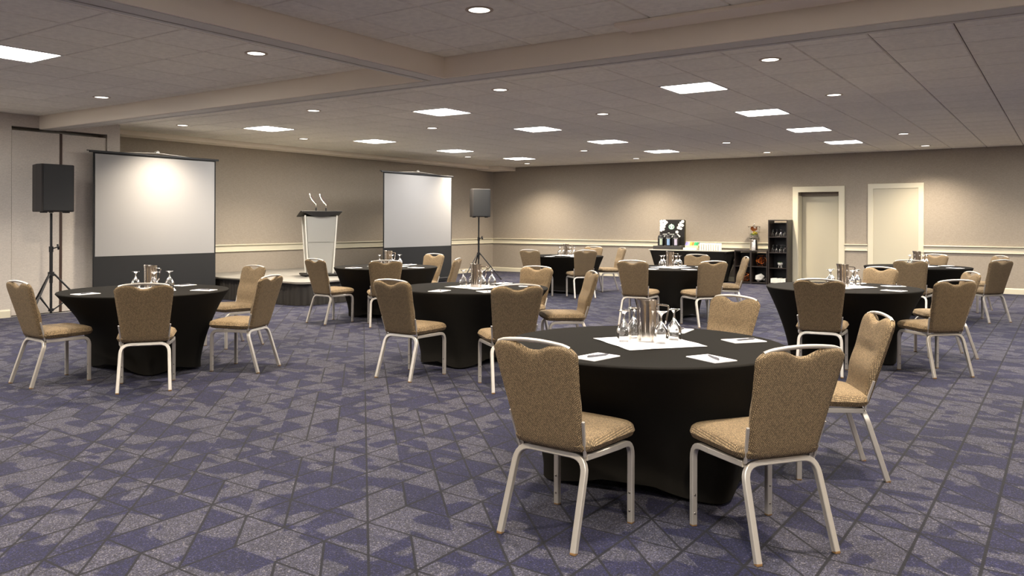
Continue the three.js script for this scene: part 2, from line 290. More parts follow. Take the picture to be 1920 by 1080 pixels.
{
  const ceil = structGroup('ceiling');
  part('ceiling_slab', box(XL - 0.2, XR + 0.2, HC + 0.012, HC + 0.2, ZB - 0.2, ZF + 0.2), M.slab, ceil);
  const bays = [[XL, XR, ZB, -6.235, -3.26, -8.586], [-4.88, XR, -5.955, ZF, -3.26, -5.07], [XP, -5.135, -5.955, ZF, -8.434, -3.9]];
  const cells = [], vp = new THREE.Matrix4(); camera.updateMatrixWorld(true); vp.multiplyMatrices(camera.projectionMatrix, camera.matrixWorldInverse);
  for (const [x0, x1, z0, z1, gx, gz] of bays) {
    for (let i = Math.floor((x0 - gx) / T); i < (x1 - gx) / T; i++) for (let j = Math.floor((z0 - gz) / T); j < (z1 - gz) / T; j++) {
      const a = Math.max(x0, gx + i * T), b = Math.min(x1, gx + (i + 1) * T), c = Math.max(z0, gz + j * T), d = Math.min(z1, gz + (j + 1) * T);
      if (b - a < 0.02 || d - c < 0.02) continue;
      const cx = (a + b) / 2, cz = (c + d) / 2;
      if (PANELS.some(p => Math.abs(p[0] - cx) < T / 2 && Math.abs(p[1] - cz) < T / 2)) continue;
      const q = V(cx, HC, cz).applyMatrix4(vp), fwd = -cx * Math.sin(0.6023) - cz * Math.cos(0.6023);
      const seen = fwd > 0.5 && Math.abs(q.x) < 1.08 && Math.abs(q.y) < 1.1;
      cells.push({ a, b, c, d, area: seen ? (b - a) * (d - c) / (fwd * fwd * fwd) : -fwd });
    }
  }
  cells.sort((p, q) => q.area - p.area);
  const cache = {}, rest = [];
  cells.forEach((k, n) => {
    const w = k.b - k.a - 0.008, d = k.d - k.c - 0.008, key = w.toFixed(3) + '_' + d.toFixed(3);
    if (!cache[key]) { const g = new THREE.BufferGeometry(), c = 0.007, t = 0.012, W = w / 2, D = d / 2; const P = [[-W, t, -D], [W, t, -D], [W, t, D], [-W, t, D], [-W + c, 0, -D + c], [W - c, 0, -D + c], [W - c, 0, D - c], [-W + c, 0, D - c]]; const F = [[4, 5, 6, 7], [0, 1, 5, 4], [1, 2, 6, 5], [2, 3, 7, 6], [3, 0, 4, 7]]; const pos = [], uv = []; for (const f of F) for (const q of [0, 1, 2, 0, 2, 3]) { const v = P[f[q]]; pos.push(...v); uv.push(v[0], v[2]); } g.setAttribute('position', new THREE.Float32BufferAttribute(pos, 3)); g.setAttribute('uv', new THREE.Float32BufferAttribute(uv, 2)); g.computeVertexNormals(); cache[key] = g; }
    const x = (k.a + k.b) / 2, z = (k.c + k.d) / 2;
    if (n < 300 && k.area > 0) { const m = part(n ? 'tile_' + String(n).padStart(3, '0') : 'tile', cache[key], M.tile[n % 3], ceil); m.position.set(x, HC, z); }
    else { const g = cache[key].clone(); g.translate(x, HC, z); rest.push(g); }
  });
  const f = part('tile_field', mergeGeometries(rest), M.tile[0], ceil); f.userData.kind = 'stuff';
}

// ---------------------------------------------------------------- ceiling lights
function where(x, z) {
  if (z > -6) return x > -5 ? 'in the ceiling bay above the tile field right of the crossing beams' : 'in the ceiling bay between the beams and the folding partition';
  return '';
}
const rowName = (z) => z > -9.5 ? 'closest to the long ceiling beam' : z > -12.5 ? 'second from the long ceiling beam' : z > -15 ? 'third from the long ceiling beam' : 'closest to the back wall';
const colName = (x) => x > -5 ? 'on the door side' : x > -9 ? 'in the middle row' : 'on the stage side';
const ringG = lathe([[0.078, 0.0], [0.079, -0.006], [0.1, -0.006], [0.104, -0.003], [0.104, 0.0]], 40), lensG = lathe([[0, -0.001], [0.05, -0.0015], [0.078, -0.003]].reverse(), 40);
function spot(x, z, cd) {
  const s = new THREE.SpotLight(WARM, cd, 0, 65 * R, 0.95, 2); s.position.set(x, HC - 0.02, z); s.target.position.set(x, 0, z); s.castShadow = true; s.shadow.radius = 3.5; s.shadow.mapSize.set(1024, 1024);
  scene.add(s); scene.add(s.target); s.name = 'downlight_beam'; s.target.name = 'downlight_aim';
}
DOWNS.forEach(([x, z], i) => {
  const dr = z > -9 ? 'nearest the long beam' : z > -12 ? 'second from the long beam' : z > -16.5 ? 'third from the long beam' : 'nearest the back wall';
  const dc = x > -4 ? 'in the row by the doors' : x > -7 ? 'in the row before the buffet' : x > -10 ? 'in the row between buffet and stage' : 'in the row along the stage wall';
  const lab = i > 22 ? (x < -5 ? 'round warm downlight in the partition-side bay, away from the long beam' : 'round warm downlight in the bay beyond the beams\' inner corner') : i > 18 ? `round warm downlight ${dr}, in the row past the doors` : i === 16 ? 'round warm downlight alone in the bay in the beams\' inner corner' : i === 17 ? 'round warm downlight beside the short beam in the partition-side bay' : i === 18 ? 'round warm downlight near the folding partition in the partition-side bay' : `round warm downlight ${dr}, ${dc}`;
  const t = thing('ceiling_downlight', lab, 'ceiling light', [x, HC, z], 0, 'round recessed downlights');
  part('trim_ring', ringG, M.ring, t); part('lens', lensG, M.lens, t);
  spot(x, z, DOWN_CD);
});
const frameG = (() => { const o = 0.311, n = 0.292, s = new THREE.Shape([[-o, -o], [o, -o], [o, o], [-o, o]].map(p => new THREE.Vector2(...p))); s.holes.push(new THREE.Path([[-n, -n], [-n, n], [n, n], [n, -n]].map(p => new THREE.Vector2(...p)))); const g = new THREE.ExtrudeGeometry(s, { depth: 0.014, bevelEnabled: false }); g.rotateX(Math.PI / 2); g.translate(0, 0.01, 0); return g; })();
const diffG = (() => { const g = new THREE.BoxGeometry(0.584, 0.004, 0.584, 12, 1, 12), p = g.attributes.position; for (let i = 0; i < p.count; i++) { const a = p.getX(i) / 0.292, b = p.getZ(i) / 0.292; p.setY(i, p.getY(i) + 0.004 - 0.012 * Math.pow(Math.max(0, (1 - a ** 4) * (1 - b ** 4)), 0.6)); } g.computeVertexNormals(); return g; })();   // shallow drop lens
PANELS.forEach(([x, z], i) => {
  const lab = i > 16 ? (x < -5 ? 'square white light panel in the partition-side bay, away from the long beam' : 'square white light panel in the bay beyond the beams\' inner corner') : i > 12 ? `square white light panel ${rowName(z)}, in the row past the doors` : i === 12 ? 'square white light panel in the bay beside the folding partition' : `square white light panel ${rowName(z)}, ${colName(x)}`;
  const t = thing('ceiling_light_panel', lab, 'light panel', [x, HC, z], 0, 'square lay-in light panels');
  part('frame', frameG, M.frame, t); part('diffuser', diffG, M.diffuser, t);
  const a = new THREE.RectAreaLight(COOL, PANEL_NITS, 0.58, 0.58); a.position.set(x, HC - 0.016, z); a.rotation.x = -Math.PI / 2; a.name = 'panel_glow'; scene.add(a);
});
{ const d = thing('linear_diffuser', 'long air diffuser strip with open slot against the long beam', 'air diffuser'); part('blade', box(-2.92, 0.4, HC - 0.03, HC - 0.002, -5.918, -5.66), M.paint, d); part('end_cap', box(-2.93, -2.92, HC - 0.03, HC - 0.002, -5.95, -5.66), M.paint, d); }

// ---------------------------------------------------------------- banquet chairs
const padEdge = (u, p) => Math.pow(Math.max(0, 1 - Math.pow(Math.abs(u), p)), 1 / 2.4);
function backGeo() {
  const y0 = 0.395, lean = (y) => 0.125 + (y - 0.40) * 0.285;
  const topY = (x) => { const a = Math.abs(x); return 0.884 - 0.036 * Math.exp(-Math.pow(a / 0.072, 2.6)) - Math.max(0, a - 0.15) ** 2 * 9; };
  const halfW = (y) => { let w = 0.172 + (y - y0) / 0.48 * 0.058; const b = y - y0; if (b < 0.06) w -= 0.06 - Math.sqrt(Math.max(0, 0.0036 - (0.06 - b) ** 2)); return w; };
  const side = (sgn) => grid(24, 30, (u, v) => {
    const U = (u * 2 - 1), uu = Math.sign(U) * Math.pow(Math.abs(U), 0.8);
    const vv = 0.5 - 0.5 * Math.cos(v * Math.PI), v2 = 0.45 * vv + 0.55 * v;
    const x0 = uu * 0.22, yt = topY(x0), y = y0 + v2 * (yt - y0), w = halfW(y), x = uu * w;
    const e = padEdge(uu, 9) * padEdge(v2 * 2 - 1, 14);
    let th = 0.027 * e;
    if (sgn < 0) th += e * (0.011 * Math.exp(-(((y - 0.60) / 0.06) ** 2)) - 0.009 * Math.exp(-(((y - 0.69) / 0.03) ** 2)) * (1 - uu * uu) + 0.006 * Math.exp(-(((y - 0.5) / 0.03) ** 2)) * -1);
    return [sgn > 0 ? x : -x, y, lean(y) + 0.002 + sgn * th - 0.012 * (1 - uu * uu) * 0, x, y];
  });
  return flat([side(1), side(-1)]);
}
function seatGeo() {
  const face = (sgn) => grid(26, 26, (u, v) => {
    const U = u * 2 - 1, W = v * 2 - 1, a = Math.sign(U) * Math.pow(Math.abs(U), 0.75), b = Math.sign(W) * Math.pow(Math.abs(W), 0.75);
    let w = 0.235 - 0.02 * (b + 1) / 2, x = a * w, z = b * 0.222 - 0.062;
    const k = Math.max(0, Math.abs(a) - 0.72) / 0.28 * Math.max(0, Math.abs(b) - 0.72) / 0.28; x *= 1 - 0.11 * k; z = -0.062 + (z + 0.062) * (1 - 0.11 * k);
    const e = padEdge(a, 6) * padEdge(b, 6);
    const y = 0.437 + (sgn > 0 ? 0.045 * e + 0.008 * (1 - a * a) * (1 - b * b) : -0.041 * e) - 0.006 * (b + 1) * 0.5;
    return [sgn > 0 ? -x : x, y, z, x, z];
  });
  return flat([face(1), face(-1)]);
}
function arcPath(pts, r, n = 6) {       // polyline with rounded corners
  const out = [pts[0]]; for (let i = 1; i < pts.length - 1; i++) { const A = V(...pts[i - 1]), B = V(...pts[i]), C = V(...pts[i + 1]); const p = B.clone().add(A.clone().sub(B).setLength(r)), q = B.clone().add(C.clone().sub(B).setLength(r)); for (let k = 0; k <= n; k++) { const t = k / n; const a = p.clone().lerp(B, t), b = B.clone().lerp(q, t); out.push(a.lerp(b, t).toArray()); } }
  out.push(pts[pts.length - 1]); return out;
}
function makeChair() {
  const c = new THREE.Group(); c.name = 'banquet_chair';
  part('seat', seatGeo(), M.fabric, c); part('backrest', backGeo(), M.fabric, c);
  const H = 0.0135, footG = rbox(0.026, 0.012, 0.026, 0.003);
  for (const s of [-1, 1]) {
    const rear = part('leg', squareSweep(arcPath([[s * 0.197, 0.008, 0.237], [s * 0.183, 0.379, 0.118], [s * 0.06, 0.379, 0.118]], 0.075), V(0, 0.119, 0.371).toArray().map((v, i) => i === 1 ? -v * -1 : v), H), M.alu, c);
    const f1 = part('foot', footG, M.foot, rear); f1.position.set(s * 0.197, 0.006, 0.238);
    const fr = part('leg', squareSweep(arcPath([[s * 0.207, 0.008, -0.232], [s * 0.207, 0.383, -0.232], [s * 0.205, 0.383, -0.1]], 0.07), [1, 0, 0], H), M.alu, c);
    const f2 = part('foot', footG, M.foot, fr); f2.position.set(s * 0.207, 0.006, -0.232);
    for (const y of [0.06, 0.145]) { const b = part('bolt', new THREE.SphereGeometry(0.0055, 8, 6), M.bolt, fr); b.scale.z = 0.5; b.position.set(s * 0.207, y, -0.2178); }
    part('side_rail', squareSweep([[s * 0.205, 0.383, -0.1], [s * 0.19, 0.382, 0.05], [s * 0.176, 0.379, 0.112]], [1, 0, 0], H * 0.98), M.alu, c);
    part('back_bracket', squareSweep([[s * 0.178, 0.385, 0.122], [s * 0.187, 0.47, 0.144], [s * 0.196, 0.545, 0.166]], [1, 0, 0], 0.006), M.alu, c);
  }
  part('rear_rail', squareSweep([[-0.06, 0.379, 0.118], [0, 0.379, 0.118], [0.06, 0.379, 0.118]], [0, 0.305, 0.952], H), M.alu, c);
  const hg = tube([[-0.19, 0.869, 0.262], [-0.16, 0.879, 0.266], [-0.08, 0.888, 0.269], [0, 0.891, 0.27], [0.08, 0.888, 0.269], [0.16, 0.879, 0.266], [0.19, 0.869, 0.262]], 0.0095, 24, 8);
  part('handle', hg, M.alu, c);
  return c;
}
const TABLES = [
  { p: [-1.92, -4.08], n: 'table farthest from back wall', rot: 9 }, { p: [-7.31, -4.42], n: 'table by the partition screen', rot: 2 },
  { p: [-8.34, -8.84], n: 'table beside the stage', rot: 10 }, { p: [-4.99, -6.57], n: 'table below the beam crossing', rot: 84 },
  { p: [-8.29, -13.94], n: 'table nearest the corner speaker', rot: 5 }, { p: [-4.88, -11.21], n: 'table facing the coffee buffet', rot: 88 },
  { p: [-1.94, -8.9], n: 'table between beam and door table', rot: 8 }, { p: [-1.93, -13.85], n: 'table nearest the doors', rot: 0 }];
const CH = [[[-1.9, -3.21, 357], [-1.12, -3.6, 54], [-1.11, -4.83, 119], [-2.02, -5.31, 157]], [[-7.31, -3.54, 358], [-6.42, -3.89, 55], [-6.46, -4.93, 112], [-7.8, -5.79, 176]],
  [[-8.5, -7.88, 356], [-7.65, -8.08, 46], [-7.33, -8.86, 116], [-8.43, -9.78, 177]], [[-4.94, -5.56, 1], [-3.92, -5.67, 49], [-4.3, -7.29, 133], [-5.08, -7.65, 181]],
  [[-8.31, -12.92, 1], [-7.55, -13.28, 48], [-7.75, -14.83, 136], [-8.35, -14.98, 182]], [[-4.89, -10.2, 7], [-4.12, -10.62, 51], [-4.26, -12.0, 118], [-4.98, -12.27, 177]],
  [[-1.92, -7.94, 9], [-1.03, -8.5, 46], [-1.08, -9.71, 116], [-1.91, -10.0, 157]], [[-1.82, -12.75, 358], [-0.99, -13.5, 53], [-1.11, -14.92, 125], [-1.93, -14.89, 158]]];
const FACE = ['facing back wall', 'facing stage corner', 'facing folding partition', 'backed to back wall'];
const chair0 = makeChair(); let firstChair = true;
CH.forEach((list, t) => list.forEach(([x, z, a], k) => {
  const lab = `tan woven banquet chair ${FACE[k]} at ${TABLES[t].n}`;
  if (firstChair) { firstChair = false; numbered('banquet_chair'); scene.add(chair0); chair0.position.set(x, 0, z); chair0.rotation.y = a * R; tag(chair0, lab, 'chair', 'banquet chairs around the tables'); }
  else copy(chair0, lab, 'banquet chairs around the tables', [x, 0, z], a * R);
}));

// ---------------------------------------------------------------- round tables under stretch cloths, with their settings
const TH = 0.74, TR = 0.76;
function clothGeo(hx, hz) {            // round top pulled in to four feet
  const rect = (a) => { const c = Math.cos(a), s = Math.sin(a), p = 7; return 1 / Math.pow(Math.pow(Math.abs(c) / hx, p) + Math.pow(Math.abs(s) / hz, p), 1 / p); };
  const corner = (a) => { const ca = Math.atan2(hz, hx); let m = 9; for (const q of [ca, Math.PI - ca, -ca, ca - Math.PI]) { let d = Math.abs(a - q) % (2 * Math.PI); d = Math.min(d, 2 * Math.PI - d); m = Math.min(m, d); } return m; };
  const NA = 96, skirt = grid(NA, 26, (u, v) => {
    const a = u * 2 * Math.PI, cd = corner(a > Math.PI ? a - 2 * Math.PI : a);
    if (v < 0.12) { const q = v / 0.12 * Math.PI / 2, r = TR - 0.012 + 0.012 * Math.sin(q); return [r * Math.cos(a), TH - 0.012 + 0.012 * Math.cos(q), r * Math.sin(a), a * TR, v]; }
    const t = (v - 0.12) / 0.88, s1 = Math.min(1, t * 1.12), s2 = s1 * (1.25 - 0.25 * s1 * s1) , s = Math.min(1, s2);
    const hem = 0.012 + 0.05 * Math.min(1, (cd / 0.6)) ** 1.4;
    const y = (TH - 0.012) * (1 - t) + hem * t;
    const fold = 0.006 * Math.sin(a * 9 + 3 * t) * s * (1 - t) * Math.exp(-cd * 2);
    const r = TR * (1 - s) + (rect(a) + 0.012) * s + fold;
    return [r * Math.cos(a), y, r * Math.sin(a), a * TR, y];
  }, true);
  const top = grid(NA, 6, (u, v) => { const a = u * 2 * Math.PI, r = v * (TR - 0.012); return [r * Math.cos(a), TH, r * Math.sin(a), r * Math.cos(a), r * Math.sin(a)]; }, true);
  const tn = top.attributes.normal; for (let i = 0; i < tn.count; i++) tn.setXYZ(i, 0, 1, 0);
  const flipI = (g) => { const ix = g.index.array; for (let i = 0; i < ix.length; i += 3) { const k = ix[i + 1]; ix[i + 1] = ix[i + 2]; ix[i + 2] = k; } };
  skirt.computeBoundingBox();
  return flat([top, fixOut(skirt)]);
}
function fixOut(g) {                   // make triangles and normals face away from the vertical axis
  const p = g.attributes.position, n = g.attributes.normal; let s = 0;
  for (let i = 0; i < p.count; i++) s += p.getX(i) * n.getX(i) + p.getZ(i) * n.getZ(i);
  if (s < 0) { const ix = g.index.array; for (let i = 0; i < ix.length; i += 3) { const k = ix[i + 1]; ix[i + 1] = ix[i + 2]; ix[i + 2] = k; } for (let i = 0; i < n.count; i++) n.setXYZ(i, -n.getX(i), -n.getY(i), -n.getZ(i)); }
  return g;
}
const clothG = clothGeo(0.5, 0.3), topG = cyl(0.742, 0.742, 0.02, 0, 0.712, 0, 48), legPipe = bar([0, 0.015, 0], [0, 0.71, 0], 0.014);
const napkinG = grid(10, 10, (u, v) => { const x = (u - 0.5) * 0.46, z = (v - 0.5) * 0.46; return [x, 0.0022 + 0.0012 * Math.sin(x * 31 + z * 9) * Math.sin(z * 23) + (hash(Math.round(u * 10), Math.round(v * 10), 4)) * 0.001, z, u, v]; });
{ const ix = napkinG.index.array; for (let i = 0; i < ix.length; i += 3) { const k = ix[i + 1]; ix[i + 1] = ix[i + 2]; ix[i + 2] = k; } napkinG.computeVertexNormals(); }
const padG = rbox(0.14, 0.005, 0.205, 0.001, 0, 0.0025, 0, 1), penG = (() => { const g = lathe([[0, 0], [0.0012, 0.001], [0.0042, 0.014], [0.0048, 0.03], [0.0048, 0.125], [0.004, 0.137], [0, 0.14]], 10); g.rotateZ(Math.PI / 2); g.translate(0.07, 0.0055, 0); return g; })();
const clipG = rbox(0.04, 0.0016, 0.003, 0.0006, -0.045, 0.0112, 0, 1);
// goblet standing on its rim, foot in the air
const gobletG = lathe([[0.0385, 0.0006], [0.039, 0.0], [0.0397, 0.0008], [0.041, 0.025], [0.0412, 0.05], [0.0385, 0.068], [0.029, 0.086], [0.014, 0.106], [0.0068, 0.12], [0.005, 0.132], [0.0055, 0.147], [0.011, 0.157], [0.024, 0.165], [0.0345, 0.169], [0.0355, 0.1702], [0.0345, 0.1712], [0, 0.172], [0, 0.108], [0.0125, 0.103], [0.0275, 0.084], [0.037, 0.067], [0.0398, 0.05], [0.0396, 0.025], [0.0385, 0.0006]].reverse(), 28);
const pitcherBody = (() => {
  const o = []; const pr = [[0, 0.001], [0.056, 0.001], [0.0565, 0.006], [0.0555, 0.2], [0.0562, 0.228], [0.0545, 0.228], [0.0535, 0.2], [0.0535, 0.02], [0, 0.02]];
  const g = lathe(pr, 40), p = g.attributes.position;
  for (let i = 0; i < p.count; i++) { const x = p.getX(i), y = p.getY(i); if (y > 0.19) { const k = (y - 0.19) / 0.038; p.setX(i, x - (x < 0 ? 0.012 * k * Math.abs(x) / 0.056 : 0)); p.setY(i, y + (x < 0 ? 0.006 * k * Math.abs(x) / 0.056 : 0)); } }
  g.computeVertexNormals(); return g;
})();
const pitcherHandle = squareSweep(arcPath([[0.05, 0.205, 0], [0.118, 0.2, 0], [0.1, 0.1, 0], [0.054, 0.06, 0]], 0.014, 4), [0, 0, 1], 0.0045);
const GL = [[-0.1, 0.09], [-0.115, -0.065], [0.095, 0.03], [0.1, -0.135]];
TABLES.forEach((tb, t) => {
  const [x, z] = tb.p, ra = tb.rot * R, n = tb.n;
  const tab = thing('round_table', `round folding table under a black stretch cloth, ${n}`, 'table', [x, 0, z], ra, 'round banquet tables');
  part('tabletop', topG, M.wood, tab);
  for (const sx of [-1, 1]) for (const sz of [-1, 1]) { const l = part('leg', legPipe, M.alu, tab); l.position.set(sx * 0.40, 0, sz * 0.25); }
  solo('tablecloth', clothG, M.blackCloth, `black stretch tablecloth pulled to the feet of ${n}`, 'tablecloth', 'black stretch tablecloths', [x, 0, z], ra);
  const nr = [37, 30, 12, 8, 5, 10, 32, 20][t] * R, cx = x + 0.01, cz = z - 0.03;
  solo('napkin', napkinG, M.paper, `white square napkin under the steel pitcher on ${n}`, 'napkin', 'white square napkins', [cx, TH + 0.001, cz], -nr);
  const px = cx - 0.02, pz = cz - 0.03;
  const pi = thing('water_pitcher', `stainless steel water pitcher standing on ${n}`, 'pitcher', [px, TH + 0.004, pz], 36 * R - 0.35, 'steel water pitchers');
  part('body', pitcherBody, M.steel, pi); part('handle', pitcherHandle, M.steel, pi);
  GL.forEach(([gx, gz], k) => {
    const a = (t === 0 ? 0 : (hash(t, k, 77) - 0.5) * 0.5), c = Math.cos(a), s = Math.sin(a);
    solo('goblet', gobletG, M.glass, `clear stemmed goblet standing upside down on ${n}`, 'glass', `upturned goblets on ${n}`, [px + gx * c + gz * s, TH + 0.0045, pz - gx * s + gz * c]);
  });
  CH[t].forEach(([qx, qz, qa], k) => {
    let dx = qx - x, dz = qz - z; const L = Math.hypot(dx, dz), ang = Math.atan2(dx, dz); dx /= L; dz /= L;
    const rr = 0.575, ax = x + dx * rr, az = z + dz * rr, tw = ang + (hash(t, k, 55) - 0.5) * 0.4;
    solo('notepad', padG, M.paper, `white notepad for chair ${FACE[k]} at ${n}`, 'notepad', 'white notepads on the tables', [ax, TH + 0.0005, az], tw);
    const pen = thing('pen', `grey pen for chair ${FACE[k]} at ${n}`, 'pen', [ax + 0.01, TH + 0.0058, az], tw + Math.PI / 2 + (hash(t, k, 56) - 0.5) * 1.2, 'grey pens on the notepads');
    part('barrel', penG, M.pen, pen); part('clip', clipG, M.bolt, pen);
  });
});

// ---------------------------------------------------------------- stage, lectern, microphones
{
  const x0 = XL + 0.03, x1 = -10.4, z0 = -12.4, z1 = -9.03, r = 0.28, h = 0.4;
  const s = new THREE.Shape(); s.moveTo(x0, -z0); s.lineTo(x0, -z1); s.lineTo(x1 - r, -z1); s.quadraticCurveTo(x1, -z1, x1, -z1 + r); s.lineTo(x1, -z0); s.lineTo(x0, -z0);
  const st = thing('stage', 'low grey stage platform with black pleated skirt along the wall', 'stage');
  const dg = new THREE.ExtrudeGeometry(s, { depth: 0.03, bevelEnabled: true, bevelThickness: 0.004, bevelSize: 0.004, bevelSegments: 1, curveSegments: 10 }); dg.rotateX(-Math.PI / 2); dg.translate(0, h - 0.034, 0);
  part('deck', dg, M.deck, st);
  const path = []; const L1 = x1 - r - x0, L2 = (z1 - r) - z0; for (let i = 0; i <= 240; i++) path.push([x0 + L1 * i / 240, z1, 0, 1]); for (let i = 1; i < 24; i++) { const a = i / 24 * Math.PI / 2; path.push([x1 - r + r * Math.sin(a), z1 - r + r * Math.cos(a), Math.sin(a), Math.cos(a)]); } for (let i = 0; i <= 220; i++) path.push([x1, z1 - r - L2 * i / 220, 1, 0]);
  const n = path.length - 1, sg = grid(n, 8, (u, v) => { const q = path[Math.round(u * n)], k = Math.round(u * n); const w = (0.012 * Math.sin(k * 0.95) + 0.009 * Math.sin(k * 0.41 + 1)) * (0.35 + 0.65 * v); const o = -0.03 + w; return [q[0] + q[2] * o, (h - 0.036) * (1 - v) + 0.006 * v, q[1] + q[3] * o, u * 40, v]; });
  part('skirt', fixFront(sg), M.skirt, st);
  part('edge_band', tube([[x0, h - 0.022, z1 + 0.005], [(x0 + x1) / 2, h - 0.022, z1 + 0.005], [x1 - r, h - 0.022, z1 + 0.005], [x1 - r * 0.3, h - 0.022, z1 - r * 0.27], [x1 + 0.005, h - 0.022, z1 - r], [x1 + 0.005, h - 0.022, (z0 + z1) / 2], [x1 + 0.005, h - 0.022, z0]], 0.009, 60, 6), M.bolt, st);
}
function fixFront(g) { return g; }
{
  const L = thing('lectern', 'white frosted lectern with dark slanted top standing on the stage', 'lectern', [-11.48, 0.4, -10.38], 58 * R);
  // local +z is the audience side
  const prism = (w0, d0, w1, d1, y0, y1, zs = 0) => { const g = new THREE.BoxGeometry(1, 1, 1, 1, 1, 1), p = g.attributes.position; for (let i = 0; i < p.count; i++) { const t = p.getY(i) > 0; p.setXYZ(i, p.getX(i) * (t ? w1 : w0), t ? y1 : y0, p.getZ(i) * (t ? d1 : d0) + (t ? zs : 0)); } g.computeVertexNormals(); return g; };
  part('base', rbox(0.66, 0.035, 0.5, 0.012, 0, 0.03, 0), M.dark, L);
  for (const [a, b] of [[-1, -1], [1, -1], [-1, 1], [1, 1]]) { const w = part('caster', cyl(0.02, 0.02, 0.02, a * 0.28, -0.0, b * 0.2, 12), M.black, L); }
  part('body', prism(0.42, 0.3, 0.56, 0.36, 0.047, 1.1), M.frost, L);
  part('front_panel', prism(0.36, 0.012, 0.47, 0.012, 0.06, 0.62, 0.016).translate(0, 0, 0.158), M.acrylic, L);
  part('front_panel', prism(0.47, 0.012, 0.53, 0.012, 0.63, 1.09, 0.014).translate(0, 0, 0.175), M.acrylic, L);
  for (const s of [-1, 1]) part('side_post', flat([bar([s * 0.225, 0.047, 0.15], [s * 0.29, 1.12, 0.185], 0.014), bar([s * 0.225, 0.047, -0.15], [s * 0.29, 1.12, -0.185], 0.014)]), M.white, L);
  const tp = part('reading_top', rbox(0.76, 0.022, 0.46, 0.008), M.dark, L); tp.position.set(0, 1.145, -0.01); tp.rotation.x = -0.2;
  const crest = new THREE.Shape(); crest.moveTo(-0.35, 0); crest.quadraticCurveTo(0, -0.19, 0.35, 0); crest.lineTo(-0.35, 0);
  part('front_crest', new THREE.ExtrudeGeometry(crest, { depth: 0.02, bevelEnabled: false, curveSegments: 16 }).translate(0, 1.185, 0.195), M.dark, L);
  for (const s of [-1, 1]) {
    const m = thing('gooseneck_microphone', s < 0 ? 'slim gooseneck microphone on lectern, on its stage-edge side' : 'slim gooseneck microphone on lectern, on its far-corner side', 'microphone', [-11.48, 0.4, -10.38], 58 * R, 'lectern microphones');
    const x = s * 0.09;
    part('mount', cyl(0.014, 0.011, 0.06, x, 1.2, 0.16, 14), M.black, m);
    part('gooseneck', tube([[x, 1.26, 0.16], [x, 1.31, 0.155], [x - 0.02, 1.35, 0.09], [x - 0.05, 1.41, 0.0], [x - 0.065, 1.455, -0.06], [x - 0.07, 1.485, -0.085]], 0.0055, 30, 8), M.steel, m);
    part('capsule', (() => { const g = new THREE.CapsuleGeometry(0.012, 0.03, 4, 12); g.rotateX(-0.7); g.translate(x - 0.072, 1.5, -0.1); return g; })(), M.steel, m);
  }
}

// ---------------------------------------------------------------- projection screens and loudspeakers
function screen(x, z0, z1, where) {     // faces +x, parallel to the stage wall
  const w = z1 - z0, zc = (z0 + z1) / 2;
  const s = thing('projection_screen', where, 'projection screen', [x, 0, zc], 0, 'floor-standing projection screens');
  part('picture_surface', box(0.004, 0.01, 0.845, 2.455, -w / 2 + 0.03, w / 2 - 0.03), M.screen, s);
  part('border', box(-0.002, 0.004, 0.1, 2.48, -w / 2, w / 2), M.scrBlack, s);
  part('drop_skirt', box(0.004, 0.008, 0.1, 0.843, -w / 2 + 0.004, w / 2 - 0.004), M.scrBlack, s);
  part('top_bar', flat([rbox(0.035, 0.035, w + 0.12, 0.01, 0, 2.49, 0), rbox(0.03, 0.014, 0.05, 0.004, 0, 2.5, w / 2 + 0.07)]), M.black, s);
  part('case', rbox(0.13, 0.1, w + 0.16, 0.02, -0.02, 0.055, 0), M.black, s);
  for (const k of [-1, 1]) { part('foot', rbox(0.5, 0.02, 0.05, 0.006, 0, 0.011, k * (w / 2 - 0.25)), M.black, s); part('lift_arm', flat([bar([-0.05, 0.11, k * w * 0.36], [-0.09, 1.4, k * 0.12], 0.013), bar([-0.09, 1.4, k * 0.12], [-0.05, 2.5, k * w * 0.28], 0.012)]), M.alu, s); }
  part('crown_arm', tube([[-0.02, 2.5, -w * 0.3], [-0.03, 2.525, -w * 0.12], [-0.03, 2.535, 0], [-0.03, 2.525, w * 0.12], [-0.02, 2.5, w * 0.3]], 0.009, 30, 8), M.alu, s);
  part('crown_hook', flat([rbox(0.03, 0.03, 0.06, 0.006, -0.03, 2.545, 0), bar([-0.03, 2.55, -0.05], [-0.03, 2.575, 0.0], 0.006), bar([-0.03, 2.575, 0], [-0.03, 2.55, 0.06], 0.006)]), M.alu, s);
}
screen(-12.53, -8.9, -6.7, 'tall white projection screen with black skirt before the folding partition');
screen(-12.15, -15.12, -12.78, 'tall white projection screen with black skirt beside the corner speaker');
